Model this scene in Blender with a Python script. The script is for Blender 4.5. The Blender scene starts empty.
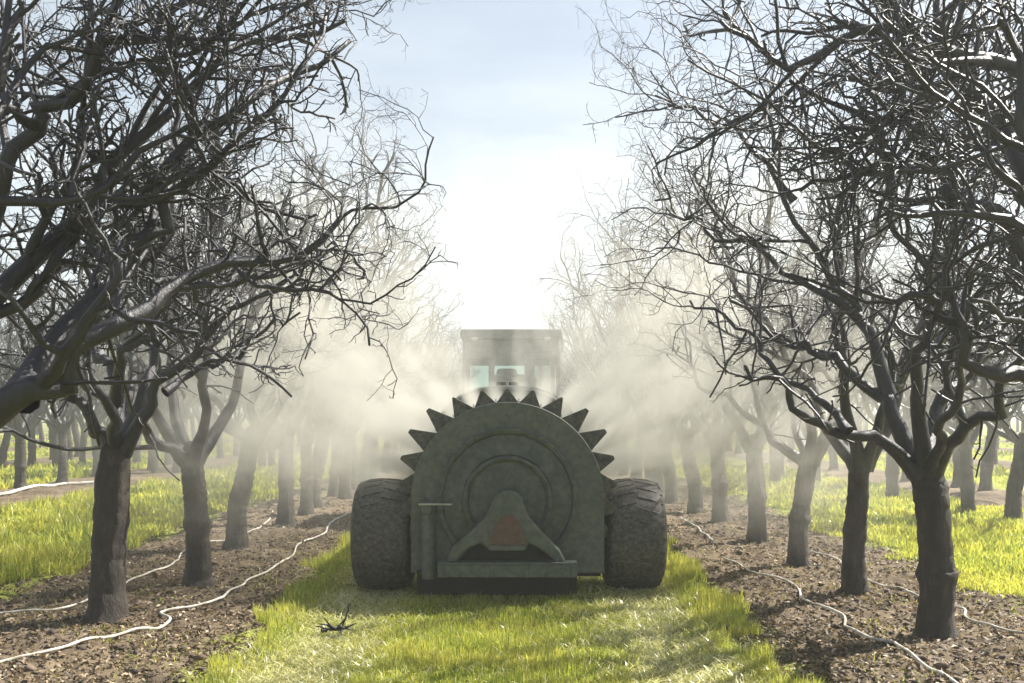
import bpy, math, random
import numpy as np
from mathutils import Vector

R = math.radians
C = bpy.context.scene.collection
scn = bpy.context.scene

# ------------------------------------------------------------------ camera, sky, sun, exposure
CAM_H = 1.45
cam_d = bpy.data.cameras.new('camera')
cam = bpy.data.objects.new('camera', cam_d); C.objects.link(cam)
cam.location = (0, 0, CAM_H); cam.rotation_euler = (R(90), 0, 0)
cam_d.sensor_width = 36.0; cam_d.lens = 36.0 * 1000 / 1024
cam_d.shift_x = 7 / 1024; cam_d.shift_y = 71 / 1024
cam_d.clip_end = 3000; cam_d.clip_start = 0.05
scn.camera = cam

SUN_EL = R(47); SUN_H = (0.86, 0.51)           # horizontal direction TOWARDS the sun (x right, y ahead)
sv = Vector((SUN_H[0] * math.cos(SUN_EL), SUN_H[1] * math.cos(SUN_EL), math.sin(SUN_EL))).normalized()
w = bpy.data.worlds.new('World'); scn.world = w; w.use_nodes = True
nt = w.node_tree; nt.nodes.clear()
out = nt.nodes.new('ShaderNodeOutputWorld'); bg = nt.nodes.new('ShaderNodeBackground')
sky = nt.nodes.new('ShaderNodeTexSky'); sky.sky_type = 'NISHITA'; sky.sun_disc = False
sky.sun_elevation = SUN_EL; sky.sun_rotation = math.atan2(SUN_H[0], SUN_H[1])
sky.air_density = 1.0; sky.dust_density = 2.5; sky.ozone_density = 1.0
bg.inputs['Strength'].default_value = 0.050
tc = nt.nodes.new('ShaderNodeTexCoord'); mp = nt.nodes.new('ShaderNodeMapping')
mp.inputs['Scale'].default_value = (1.6, 1.6, 9.0)
nz = nt.nodes.new('ShaderNodeTexNoise'); nz.inputs['Scale'].default_value = 1.9
nz.inputs['Detail'].default_value = 7; nz.inputs['Roughness'].default_value = 0.55
rp = nt.nodes.new('ShaderNodeValToRGB'); rp.color_ramp.elements[0].position = 0.36; rp.color_ramp.elements[1].position = 0.66
rp.color_ramp.elements[0].color = (0.60, 0.60, 0.60, 1); rp.color_ramp.elements[1].color = (0.92, 0.92, 0.92, 1)
mx = nt.nodes.new('ShaderNodeMix'); mx.data_type = 'RGBA'
mx.inputs[7].default_value = (7.5, 8.1, 8.2, 1)       # thin high cloud lit by the sun
nt.links.new(tc.outputs['Generated'], mp.inputs['Vector']); nt.links.new(mp.outputs[0], nz.inputs['Vector'])
nt.links.new(nz.outputs[0], rp.inputs[0]); sp = nt.nodes.new('ShaderNodeSeparateXYZ'); nt.links.new(tc.outputs['Generated'], sp.inputs[0])
def wm(op, a, b, cl=False):
    q = nt.nodes.new('ShaderNodeMath'); q.operation = op; q.use_clamp = cl
    for i, v in enumerate((a, b)):
        if hasattr(v, 'links'): nt.links.new(v, q.inputs[i])
        else: q.inputs[i].default_value = v
    return q.outputs[0]
air = wm('DIVIDE', .22, wm('ADD', wm('MAXIMUM', sp.outputs[2], 0.0), .02), True)     # longer path through the cloud sheet low down
nt.links.new(wm('MULTIPLY', rp.outputs[0], air), mx.inputs[0])
nt.links.new(sky.outputs[0], mx.inputs[6]); nt.links.new(mx.outputs[2], bg.inputs[0]); nt.links.new(bg.outputs[0], out.inputs[0])

sd = bpy.data.lights.new('sun', 'SUN'); sd.energy = 5.0; sd.angle = R(0.5); sd.color = (1.0, 0.95, 0.86)
so = bpy.data.objects.new('sun', sd); C.objects.link(so)
so.location = (20, 12, 30); so.rotation_euler = sv.to_track_quat('Z', 'Y').to_euler()

vs = scn.view_settings; vs.view_transform = 'Standard'; vs.look = 'None'; vs.gamma = 1.0
vs.use_curve_mapping = False; vs.exposure = 1.5
cy = scn.cycles
cy.use_denoising = True; cy.max_bounces = 6; cy.diffuse_bounces = 2; cy.glossy_bounces = 2
cy.transmission_bounces = 4; cy.transparent_max_bounces = 12; cy.volume_bounces = 1
cy.volume_step_rate = 1.0; cy.volume_max_steps = 64; cy.sample_clamp_indirect = 4.0
cy.use_fast_gi = False

rng = np.random.default_rng(11)
random.seed(4)

# ------------------------------------------------------------------ helpers
def tag(o, label=None, cat=None, group=None, kind=None):
    if label: o['label'] = label
    if cat: o['category'] = cat
    if group: o['group'] = group
    if kind: o['kind'] = kind
    return o

def empty(name, loc, parent=None):
    o = bpy.data.objects.new(name, None); C.objects.link(o); o.location = loc; o.empty_display_size = .2
    if parent: o.parent = parent
    return o

def mesh_np(name, V, F, mat, smooth=False):
    """V (n,3); F a list of integer arrays, each (k, m)"""
    me = bpy.data.meshes.new(name)
    F = [np.asarray(f, dtype=np.int32) for f in F if len(f)]
    nl = sum(f.size for f in F); nf = sum(len(f) for f in F)
    me.vertices.add(len(V)); me.vertices.foreach_set('co', np.asarray(V, dtype=np.float32).ravel())
    me.loops.add(nl); me.polygons.add(nf)
    me.loops.foreach_set('vertex_index', np.concatenate([f.ravel() for f in F]))
    tot = np.concatenate([np.full(len(f), f.shape[1], dtype=np.int32) for f in F])
    st = np.concatenate([[0], np.cumsum(tot)[:-1]]).astype(np.int32)
    me.polygons.foreach_set('loop_start', st); me.polygons.foreach_set('loop_total', tot)
    if smooth: me.polygons.foreach_set('use_smooth', np.ones(nf, dtype=bool))
    me.update(calc_edges=True); me.validate()
    me.materials.append(mat)
    return me

def link(name, me, parent=None):
    o = bpy.data.objects.new(name, me); C.objects.link(o)
    if parent: o.parent = parent
    return o

class MB:
    def __init__(s): s.v = []; s.f = []
    def add(s, vs, fs):
        b = len(s.v); s.v += [tuple(v) for v in vs]; s.f += [tuple(i + b for i in f) for f in fs]
    def box(s, c, d, rz=0, rx=0, ry=0):
        from mathutils import Euler
        M = Euler((rx, ry, rz)).to_matrix(); c = Vector(c)
        vs = [c + M @ Vector((x * d[0] / 2, y * d[1] / 2, z * d[2] / 2)) for x in (-1, 1) for y in (-1, 1) for z in (-1, 1)]
        s.add(vs, [(0, 1, 3, 2), (4, 6, 7, 5), (0, 4, 5, 1), (2, 3, 7, 6), (0, 2, 6, 4), (1, 5, 7, 3)])
    def prism(s, poly, y0, y1):            # poly of (x, z), extruded along y
        n = len(poly)
        vs = [(x, y0, z) for x, z in poly] + [(x, y1, z) for x, z in poly]
        s.add(vs, [tuple(range(n)), tuple(range(2 * n - 1, n - 1, -1))] + [(i, i + n, (i + 1) % n + n, (i + 1) % n) for i in range(n)])
    def tube(s, pts, r, n=10, cap=True):
        pts = [Vector(p) for p in pts]; rr = r if hasattr(r, '__len__') else [r] * len(pts)
        ref = Vector((0.31, 0.17, 0.93)); d = (pts[-1] - pts[0]).normalized() if (pts[-1] - pts[0]).length > 1e-6 else Vector((1, 0, 0))
        if abs(d.dot(ref)) > .9: ref = Vector((1, 0.1, 0))
        vs = []
        for i, p in enumerate(pts):
            t = (pts[min(i + 1, len(pts) - 1)] - pts[max(i - 1, 0)]).normalized()
            a = t.cross(ref).normalized(); b = t.cross(a)
            vs += [p + (a * math.cos(k * 2 * math.pi / n) + b * math.sin(k * 2 * math.pi / n)) * rr[i] for k in range(n)]
        fs = [(i * n + k, i * n + (k + 1) % n, (i + 1) * n + (k + 1) % n, (i + 1) * n + k) for i in range(len(pts) - 1) for k in range(n)]
        if cap: fs += [tuple(range(n - 1, -1, -1)), tuple(range((len(pts) - 1) * n, len(pts) * n))]
        s.add(vs, fs)
    def lathe(s, prof, c, axis='y', n=48):  # prof of (radius, offset along axis)
        vs = []
        for (r, h) in prof:
            for k in range(n):
                a = 2 * math.pi * k / n
                if axis == 'y': vs.append((c[0] + r * math.cos(a), c[1] + h, c[2] + r * math.sin(a)))
                else: vs.append((c[0] + h, c[1] + r * math.cos(a), c[2] + r * math.sin(a)))
        m = len(prof)
        s.add(vs, [(i * n + k, i * n + (k + 1) % n, (i + 1) * n + (k + 1) % n, (i + 1) * n + k) for i in range(m - 1) for k in range(n)])
    def build(s, name, mat, parent=None, smooth=False, bevel=0):
        me = bpy.data.meshes.new(name); me.from_pydata([tuple(v) for v in s.v], [], s.f); me.materials.append(mat)
        import bmesh
        bm = bmesh.new(); bm.from_mesh(me); bmesh.ops.recalc_face_normals(bm, faces=bm.faces); bm.to_mesh(me); bm.free()
        o = link(name, me, parent)
        if smooth:
            me.polygons.foreach_set('use_smooth', [True] * len(me.polygons))
            me.set_sharp_from_angle(angle=R(38))
        if bevel:
            b = o.modifiers.new('bevel', 'BEVEL'); b.width = bevel; b.segments = 2; b.limit_method = 'ANGLE'
        return o

def hashn(ix, iy, s):
    h = (ix * 374761393 + iy * 668265263 + s * 974634777) & 0x7fffffff
    h = ((h ^ (h >> 13)) * 1274126177) & 0x7fffffff
    return ((h ^ (h >> 16)) & 0xffff) / 65535.0
def vnoise(x, y, s=0):
    xi = np.floor(x).astype(np.int64); yi = np.floor(y).astype(np.int64); fx = x - xi; fy = y - yi
    fx = fx * fx * (3 - 2 * fx); fy = fy * fy * (3 - 2 * fy)
    a = hashn(xi, yi, s); b = hashn(xi + 1, yi, s); c = hashn(xi, yi + 1, s); d = hashn(xi + 1, yi + 1, s)
    return (a * (1 - fx) + b * fx) * (1 - fy) + (c * (1 - fx) + d * fx) * fy

# ------------------------------------------------------------------ materials
def new_mat(name):
    m = bpy.data.materials.new(name); m.use_nodes = True; n = m.node_tree; n.nodes.clear()
    o = n.nodes.new('ShaderNodeOutputMaterial'); return m, n, o
def N(n, t, **k):
    q = n.nodes.new(t)
    for a, b in k.items(): setattr(q, a, b)
    return q
def ramp(n, stops):
    q = n.nodes.new('ShaderNodeValToRGB'); e = q.color_ramp.elements
    while len(e) < len(stops): e.new(0.5)
    for i, (p, c) in enumerate(stops): e[i].position = p; e[i].color = (*c, 1)
    return q
def noise(n, vec, scale, detail=4, rough=.55):
    q = n.nodes.new('ShaderNodeTexNoise'); q.inputs['Scale'].default_value = scale
    q.inputs['Detail'].default_value = detail; q.inputs['Roughness'].default_value = rough
    n.links.new(vec, q.inputs['Vector']); return q
def mixc(n, f, a, b, mode='MIX'):
    q = n.nodes.new('ShaderNodeMix'); q.data_type = 'RGBA'; q.blend_type = mode
    for s, v in ((0, f), (6, a), (7, b)):
        if hasattr(v, 'is_linked') or hasattr(v, 'links'): n.links.new(v, q.inputs[s])
        elif isinstance(v, tuple): q.inputs[s].default_value = (*v, 1)
        else: q.inputs[s].default_value = v
    return q.outputs[2]
def math_(n, op, a, b=None, c=None, clamp=False):
    q = n.nodes.new('ShaderNodeMath'); q.operation = op; q.use_clamp = clamp
    for i, v in enumerate((a, b, c)):
        if v is None: continue
        if hasattr(v, 'links'): n.links.new(v, q.inputs[i])
        else: q.inputs[i].default_value = v
    return q.outputs[0]

def metal_mat(name, col, col2, rough=.6, met=0.0, scale=5, dust=(0.33, 0.31, 0.24), dust_amt=.45, bump=.15):
    m, n, o = new_mat(name); tc = N(n, 'ShaderNodeTexCoord')
    a = noise(n, tc.outputs['Object'], scale, 8, .65)
    r = ramp(n, [(.35, col), (.68, col2)]); n.links.new(a.outputs[0], r.inputs[0])
    b = noise(n, tc.outputs['Object'], scale * 5, 6, .7)
    r2 = ramp(n, [(.42, (0, 0, 0)), (.75, (1, 1, 1))]); n.links.new(b.outputs[0], r2.inputs[0])
    f = math_(n, 'MULTIPLY', r2.outputs[0], dust_amt)
    c = mixc(n, f, r.outputs[0], dust)
    p = N(n, 'ShaderNodeBsdfPrincipled'); n.links.new(c, p.inputs['Base Color'])
    p.inputs['Metallic'].default_value = met
    rr = math_(n, 'MULTIPLY_ADD', b.outputs[0], .4, rough - .2, clamp=True); n.links.new(rr, p.inputs['Roughness'])
    bp = N(n, 'ShaderNodeBump'); bp.inputs['Strength'].default_value = bump; bp.inputs['Distance'].default_value = .01
    n.links.new(b.outputs[0], bp.inputs['Height']); n.links.new(bp.outputs[0], p.inputs['Normal'])
    n.links.new(p.outputs[0], o.inputs[0]); return m

M_green = metal_mat('weathered green paint', (.030, .040, .033), (.048, .062, .050), .55, 0, 3, dust_amt=.3)
M_green2 = metal_mat('dusty grey green paint', (.045, .058, .048), (.070, .085, .068), .6, 0, 4, dust_amt=.3)
M_dark = metal_mat('dark grimy steel', (.025, .027, .024), (.06, .06, .05), .55, .3, 6)
M_black = metal_mat('black steel and painted shade', (.006, .006, .005), (.014, .013, .011), .8, 0, 6, dust_amt=.03)  # near-black; also paints the shade between the guard legs and below the beam
M_steel = metal_mat('galvanised steel', (.35, .35, .32), (.5, .5, .46), .35, .8, 8, dust_amt=.25)
M_red = metal_mat('faded red reflector', (.060, .032, .026), (.09, .045, .036), .6, 0, 9, dust=(.25, .16, .11), dust_amt=.5)
M_tyre = metal_mat('dusty rubber', (.028, .027, .024), (.045, .042, .037), .7, 0, 7, dust=(.30, .28, .22), dust_amt=.5, bump=.3)
M_tank = metal_mat('pale dusty tank', (.30, .32, .26), (.42, .43, .35), .45, 0, 3, dust_amt=.3)
M_seat = metal_mat('black vinyl', (.02, .02, .02), (.04, .04, .04), .5, 0, 7, dust_amt=.2)

m, n, o = new_mat('cab glass'); M_glass = m
g = N(n, 'ShaderNodeBsdfGlossy'); g.inputs['Roughness'].default_value = .08; g.inputs['Color'].default_value = (.8, .85, .82, 1)
t = N(n, 'ShaderNodeBsdfTransparent'); t.inputs[0].default_value = (.74, .82, .80, 1)
mxs = N(n, 'ShaderNodeMixShader'); fr = N(n, 'ShaderNodeFresnel'); fr.inputs[0].default_value = 1.5
n.links.new(fr.outputs[0], mxs.inputs[0]); n.links.new(t.outputs[0], mxs.inputs[1]); n.links.new(g.outputs[0], mxs.inputs[2]); n.links.new(mxs.outputs[0], o.inputs[0])

def bark_mat(name, c0, c1, c2, sc=1.0, bump=.6, rough=.55):
    m, n, o = new_mat(name); tc = N(n, 'ShaderNodeTexCoord')
    mp = N(n, 'ShaderNodeMapping'); mp.inputs['Scale'].default_value = (1, 1, .35)
    n.links.new(tc.outputs['Object'], mp.inputs[0])
    a = noise(n, mp.outputs[0], 14 * sc, 8, .7); b = noise(n, mp.outputs[0], 60 * sc, 5, .7)
    r = ramp(n, [(.3, c0), (.55, c1), (.78, c2)]); n.links.new(a.outputs[0], r.inputs[0])
    p = N(n, 'ShaderNodeBsdfPrincipled'); n.links.new(r.outputs[0], p.inputs['Base Color'])
    p.inputs['Roughness'].default_value = rough; p.inputs['Specular IOR Level'].default_value = .5
    h = math_(n, 'ADD', a.outputs[0], math_(n, 'MULTIPLY', b.outputs[0], .5))
    bp = N(n, 'ShaderNodeBump'); bp.inputs['Strength'].default_value = bump; bp.inputs['Distance'].default_value = .035
    n.links.new(h, bp.inputs['Height']); n.links.new(bp.outputs[0], p.inputs['Normal'])
    n.links.new(p.outputs[0], o.inputs[0]); return m
M_trunk = bark_mat('rough grey brown bark', (.014, .010, .008), (.036, .027, .021), (.105, .082, .064), 1, 1.0, .75)
M_twig = bark_mat('smooth grey twig bark', (.009, .008, .013), (.017, .016, .024), (.034, .032, .042), 1.5, .45, .42)

def leaf_mat(name, cols, trans, rough=.5, patch=None, tcol=1.3):
    m, n, o = new_mat(name); ge = N(n, 'ShaderNodeNewGeometry')
    r = ramp(n, cols); n.links.new(ge.outputs['Random Per Island'], r.inputs[0])
    c = r.outputs[0]
    tc = N(n, 'ShaderNodeTexCoord')
    if patch:
        a = noise(n, tc.outputs['Object'], patch[0], 3, .5)
        rr = ramp(n, [(.4, (0, 0, 0)), (.62, (1, 1, 1))]); n.links.new(a.outputs[0], rr.inputs[0])
        f = math_(n, 'MULTIPLY', rr.outputs[0], patch[2]); c = mixc(n, f, c, patch[1])
    p = N(n, 'ShaderNodeBsdfPrincipled'); n.links.new(c, p.inputs['Base Color'])
    p.inputs['Roughness'].default_value = rough
    t = N(n, 'ShaderNodeBsdfTranslucent')
    tcm = mixc(n, 1.0, c, (min(1, .95 * tcol), min(1, .95 * tcol), .62), 'MULTIPLY')
    hs = N(n, 'ShaderNodeHueSaturation'); hs.inputs['Value'].default_value = 1.6; n.links.new(tcm, hs.inputs['Color'])
    n.links.new(hs.outputs[0], t.inputs[0])
    s = N(n, 'ShaderNodeMixShader'); s.inputs[0].default_value = trans
    n.links.new(p.outputs[0], s.inputs[1]); n.links.new(t.outputs[0], s.inputs[2]); n.links.new(s.outputs[0], o.inputs[0]); return m
M_grass = leaf_mat('fresh grass', [(0, (.12, .18, .028)), (.5, (.27, .31, .055)), (1, (.48, .47, .12))], .42, .5, (1.6, (.46, .43, .12), .65))
M_grass_side = leaf_mat('lush winter cover grass', [(0, (.12, .17, .03)), (.5, (.29, .32, .055)), (1, (.50, .49, .12))], .42, .45, (.9, (.46, .44, .10), .65))
M_straw = leaf_mat('pale cut grass', [(0, (.20, .22, .07)), (.5, (.46, .44, .22)), (1, (.78, .74, .50))], .35, .3, (2.2, (.5, .48, .28), .5))
M_litter = leaf_mat('dry leaf litter', [(0, (.030, .020, .013)), (.5, (.13, .088, .052)), (.85, (.28, .21, .125)), (1, (.5, .43, .30))], .15, .6)
M_clod = leaf_mat('soil clods', [(0, (.035, .024, .017)), (.6, (.09, .062, .042)), (1, (.15, .11, .075))], .0, .9)

m, n, o = new_mat('ground'); M_ground = m
tc = N(n, 'ShaderNodeTexCoord'); sx = N(n, 'ShaderNodeSeparateXYZ'); n.links.new(tc.outputs['Object'], sx.inputs[0])
wob = noise(n, tc.outputs['Object'], 1.3, 6, .65)
ax = math_(n, 'ABSOLUTE', sx.outputs[0]); ax = math_(n, 'ADD', ax, math_(n, 'MULTIPLY_ADD', wob.outputs[0], .8, -.4))
# rows repeat every 5.5 m: soil under the trees, cover grass between
ph = math_(n, 'PINGPONG', math_(n, 'SUBTRACT', ax, 2.85), 2.75)
mask = math_(n, 'MULTIPLY', math_(n, 'SUBTRACT', 1.22, ph), 5.0, clamp=True)
s1 = noise(n, tc.outputs['Object'], 9, 10, .7); s2 = noise(n, tc.outputs['Object'], 1.1, 5, .6)
rs = ramp(n, [(.32, (.036, .026, .018)), (.5, (.085, .062, .041)), (.72, (.20, .155, .105))]); n.links.new(s1.outputs[0], rs.inputs[0])
rd = ramp(n, [(.4, (0, 0, 0)), (.62, (1, 1, 1))]); n.links.new(s2.outputs[0], rd.inputs[0])
cs = mixc(n, math_(n, 'MULTIPLY', rd.outputs[0], .45), rs.outputs[0], (.24, .19, .125))
rg = ramp(n, [(.3, (.10, .12, .02)), (.6, (.25, .28, .045)), (.8, (.38, .38, .08))]); n.links.new(s1.outputs[0], rg.inputs[0])
cc = mixc(n, mask, rg.outputs[0], cs)
p = N(n, 'ShaderNodeBsdfPrincipled'); n.links.new(cc, p.inputs['Base Color']); p.inputs['Roughness'].default_value = .95
p.inputs['Specular IOR Level'].default_value = .15
bp = N(n, 'ShaderNodeBump'); bp.inputs['Strength'].default_value = .9; bp.inputs['Distance'].default_value = .03
n.links.new(s1.outputs[0], bp.inputs['Height']); n.links.new(bp.outputs[0], p.inputs['Normal']); n.links.new(p.outputs[0], o.inputs[0])

m, n, o = new_mat('white poly hose'); M_hose = m
tc = N(n, 'ShaderNodeTexCoord'); a = noise(n, tc.outputs['Object'], 12, 5, .6)
r = ramp(n, [(.38, (.30, .26, .20)), (.62, (.66, .64, .58))]); n.links.new(a.outputs[0], r.inputs[0])
p = N(n, 'ShaderNodeBsdfPrincipled'); n.links.new(r.outputs[0], p.inputs['Base Color']); p.inputs['Roughness'].default_value = .45
n.links.new(p.outputs[0], o.inputs[0])

# ------------------------------------------------------------------ ground
def is_soil(x):                      # distance to the nearest row line; soil when small
    ph = np.abs(np.abs(x) - 2.85)
    k = np.mod(ph, 5.5); k = np.minimum(k, 5.5 - k)
    return k
def gz(x, y):
    s = np.clip((1.25 - is_soil(x)) * 4, 0, 1)
    a = (vnoise(x * 2.1, y * 2.1, 1) - .5) * .05
    b = (vnoise(x * 7, y * 7, 2) - .5) * .045 + (vnoise(x * 17, y * 17, 3) - .5) * .028
    rut = -0.03 * np.exp(-((np.abs(x - .0) - 1.03) / .22) ** 2)
    fade = np.clip((40 - y) / 20, 0, 1)
    return (a + s * b * fade) * np.clip((90 - np.abs(x)) / 20, 0, 1) * np.clip((120 - y) / 30, 0, 1) + rut * fade

ys = np.concatenate([np.arange(-20, 3, .8), np.arange(3.0, 5, .08), np.arange(5, 13, .026), np.arange(13, 22, .08), np.geomspace(22, 420, 60)])
xh = np.concatenate([np.arange(0, 1.5, .06), np.arange(1.5, 4.3, .026), np.arange(4.3, 12, .12), np.geomspace(12, 420, 34)])
xs = np.concatenate([-xh[:0:-1], xh])
X, Y = np.meshgrid(xs, ys); Z = gz(X, Y)
V = np.stack([X, Y, Z], -1).reshape(-1, 3); ny, nx = X.shape
idx = np.arange(ny * nx).reshape(ny, nx)
F = np.stack([idx[:-1, :-1], idx[:-1, 1:], idx[1:, 1:], idx[1:, :-1]], -1).reshape(-1, 4)
tag(link('ground', mesh_np('ground', V, [F], M_ground, True)), 'brown soil and green cover in long orchard rows', kind='structure')

# ------------------------------------------------------------------ bare trees
def smooth_line(pts, k, wob, r):
    """Catmull-Rom through pts resampled to k points, with small crooked wobble"""
    P = np.array(pts, float); P = np.vstack([2 * P[0] - P[1], P, 2 * P[-1] - P[-2]])
    n = len(P) - 3; t = np.linspace(0, n, k); i = np.minimum(t.astype(int), n - 1); u = (t - i)[:, None]
    a, b, c, d = P[i], P[i + 1], P[i + 2], P[i + 3]
    Q = .5 * ((2 * b) + (-a + c) * u + (2 * a - 5 * b + 4 * c - d) * u ** 2 + (-a + 3 * b - 3 * c + d) * u ** 3)
    W = r.normal(0, wob, (k, 3)); W[0] = 0
    return Q + W

SHAPES = {1: (22, 9), 2: (11, 6), 3: (8, 5), 4: (5, 4), 5: (3, 3)}    # level -> points per branch, sides

class Tree:
    def __init__(s, seed, detail=1.0, H=4.9, lod=0):
        s.r = np.random.default_rng(seed); s.br = {k: [] for k in SHAPES}; s.detail = detail; s.H = H; s.lod = lod; s.rmax = 1.75
    def put(s, level, P, r0, r1):
        n = len(P); t = np.linspace(0, 1, n)
        rad = r0 + (r1 - r0) * t ** .85
        rad = rad * (1 + s.r.normal(0, .06 if level > 1 else .035, n))
        if level == 1: rad = rad * (1 + .45 * np.exp(-t / .07))
        s.br[level].append((P, rad))
    def wander(s, p, d, L, k, crook, up, out, mem=.5):
        """crooked path of k points"""
        P = [p]; d = d / np.linalg.norm(d); st = L / (k - 1); d0 = d.copy()
        for i in range(k - 1):
            o = p - s.c; o[2] = 0; on = np.linalg.norm(o) + 1e-6
            d = d + s.r.normal(0, crook, 3) + np.array([0, 0, up]) + out * o / on + mem * d0
            if P[-1][2] > s.H - .5: d[2] -= .28; d0[2] *= .6
            if P[-1][2] < 1.15: d[2] += .3
            hr = np.hypot(P[-1][0] - s.c[0], P[-1][1] - s.c[1])
            if hr > s.rmax: d = d - (.25 if hr < s.rmax + .35 else .6) * np.array([P[-1][0] - s.c[0], P[-1][1] - s.c[1], 0]) / hr
            d = d / np.linalg.norm(d); P.append(P[-1] + d * st)
        return np.array(P)
    def kids(s, P, rad0, rad1, level):
        """grow children of `level` along the path P"""
        r = s.r; n = len(P); L = np.sum(np.linalg.norm(np.diff(P, axis=0), axis=1))
        spec = {2: (4.2, .92, .55, .6), 3: (8.6, .42, .5, .7), 4: (15, .15, .4, .8), 5: (17, .045, .4, .9)}[level]
        dens, Lm, lo, ang = spec
        cnt = dens * L * s.detail ** (1 if level > 2 else 0); cnt = int(cnt) + (r.random() < cnt % 1)
        t0 = .22 if level == 2 else .12
        for j in range(cnt):
            if level <= 4 and P[0][2] < 1.75 and level < 5 and r.random() < .25: continue
            t = t0 + (1 - t0) * ((j + r.random()) / max(cnt, 1)) ** .8; t = min(t, .995)
            f = t * (n - 1); i = int(f); u = f - i; p = P[i] * (1 - u) + P[min(i + 1, n - 1)] * u
            if p[2] < 1.7 and r.random() < (.75 if level <= 3 else .5): continue
            tan = P[min(i + 1, n - 1)] - P[i]; tan = tan / (np.linalg.norm(tan) + 1e-9)
            q = r.normal(0, 1, 3); q -= tan * q.dot(tan); q /= np.linalg.norm(q) + 1e-9
            th = r.uniform(ang * .75, ang * 1.75)
            d = tan * math.cos(th) + q * math.sin(th)
            if level <= 3: d[2] += .18
            rr = rad0 + (rad1 - rad0) * t ** .85
            cr = min(rr * r.uniform(.55, .8), {2: .032, 3: .0165, 4: .0092, 5: .0058}[level])
            ln = Lm * r.uniform(lo, 1.6) * (1.12 - .45 * t)
            k = SHAPES[level][0]
            Q = s.wander(p, d, ln, k, {2: .32, 3: .42, 4: .46, 5: .4}[level], .035 if level < 4 else .01, .03)
            r1 = cr * {2: .42, 3: .55, 4: .7, 5: .8}[level]
            s.put(level, Q, cr, r1)
            if level < (5 if s.lod == 0 else 4): s.kids(Q, cr, r1, level + 1)
    def grow(s, c, limbs):
        s.c = np.array([c[0], c[1], 0.0])
        for pts, r0, r1 in limbs:
            P = smooth_line(pts, SHAPES[1][0], 0.0, s.r)
            kk = SHAPES[1][0]; W = s.r.normal(0, .055, (kk, 3)); W = (W[:-2] + W[1:-1] * 1.6 + W[2:]) / 3; W = np.pad(W, ((1, 1), (0, 0)))
            P = P + W * np.clip((np.arange(kk) - 2) / 6, 0, 1)[:, None]
            r0 = r0 * .86; r1 = r1 * .7
            s.put(1, P, r0, r1); s.kids(P, r0, r1, 2)
            # fine shoots straight off the limbs as well
            L = np.sum(np.linalg.norm(np.diff(P, axis=0), axis=1))
            s.sprout(P, r0, r1, L)
    def sprout(s, P, r0, r1, L):
        r = s.r
        for _ in range(int(L * 4 * s.detail)):
            i = r.integers(7, len(P) - 1); q = r.normal(0, 1, 3); q /= np.linalg.norm(q)
            Q = s.wander(P[i], q, r.uniform(.15, .55), SHAPES[4][0], .25, .03, .02)
            s.put(4, Q, .009, .006)
            if s.lod == 0: s.kids(Q, .009, .006, 5)
    def crown_mesh(s, name, mat, levels=(1, 2, 3, 4, 5), sides=None):
        VV = []; FF = []; base = 0; FT = []
        for lv in levels:
            B = s.br[lv]
            if not B: continue
            P = np.array([b[0] for b in B]); Rr = np.array([b[1] for b in B]); m_, k = Rr.shape
            ns = sides[lv] if sides else SHAPES[lv][1]
            T = np.empty_like(P); T[:, 1:-1] = P[:, 2:] - P[:, :-2]; T[:, 0] = P[:, 1] - P[:, 0]; T[:, -1] = P[:, -1] - P[:, -2]
            T /= np.linalg.norm(T, axis=2, keepdims=True) + 1e-9
            D = P[:, -1] - P[:, 0]; D /= np.linalg.norm(D, axis=1, keepdims=True) + 1e-9
            ref = np.where(np.abs(D[:, 2:3]) > .75, np.array([[1., .13, 0]]), np.array([[.1, .13, 1.]]))
            if lv == 1: ref = np.tile(np.array([[.15, 1., .1]]), (m_, 1))
            A = np.cross(T, ref[:, None, :]); A /= np.linalg.norm(A, axis=2, keepdims=True) + 1e-9; Bv = np.cross(T, A)
            an = np.arange(ns) * 2 * np.pi / ns
            ring = A[:, :, None, :] * np.cos(an)[None, None, :, None] + Bv[:, :, None, :] * np.sin(an)[None, None, :, None]
            VX = P[:, :, None, :] + ring * Rr[:, :, None, None]
            tip = P[:, -1] + T[:, -1] * Rr[:, -1:] * .6
            v = np.concatenate([VX.reshape(m_, -1, 3), tip[:, None, :]], 1); per = k * ns + 1
            ii = np.arange(k - 1)[:, None] * ns; jj = np.arange(ns)[None, :]; j2 = (jj + 1) % ns
            q = np.stack([ii + jj, ii + j2, ii + ns + j2, ii + ns + jj], -1).reshape(-1, 4)
            e = (k - 1) * ns; tr = np.stack([e + np.arange(ns), e + (np.arange(ns) + 1) % ns, np.full(ns, per - 1)], -1)
            off = base + np.arange(m_)[:, None, None] * per
            FF.append((q[None] + off).reshape(-1, 4)); FT.append((tr[None] + off).reshape(-1, 3))
            VV.append(v.reshape(-1, 3)); base += m_ * per
        return mesh_np(name, np.concatenate(VV), [np.concatenate(FF), np.concatenate(FT)], mat, True)

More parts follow.
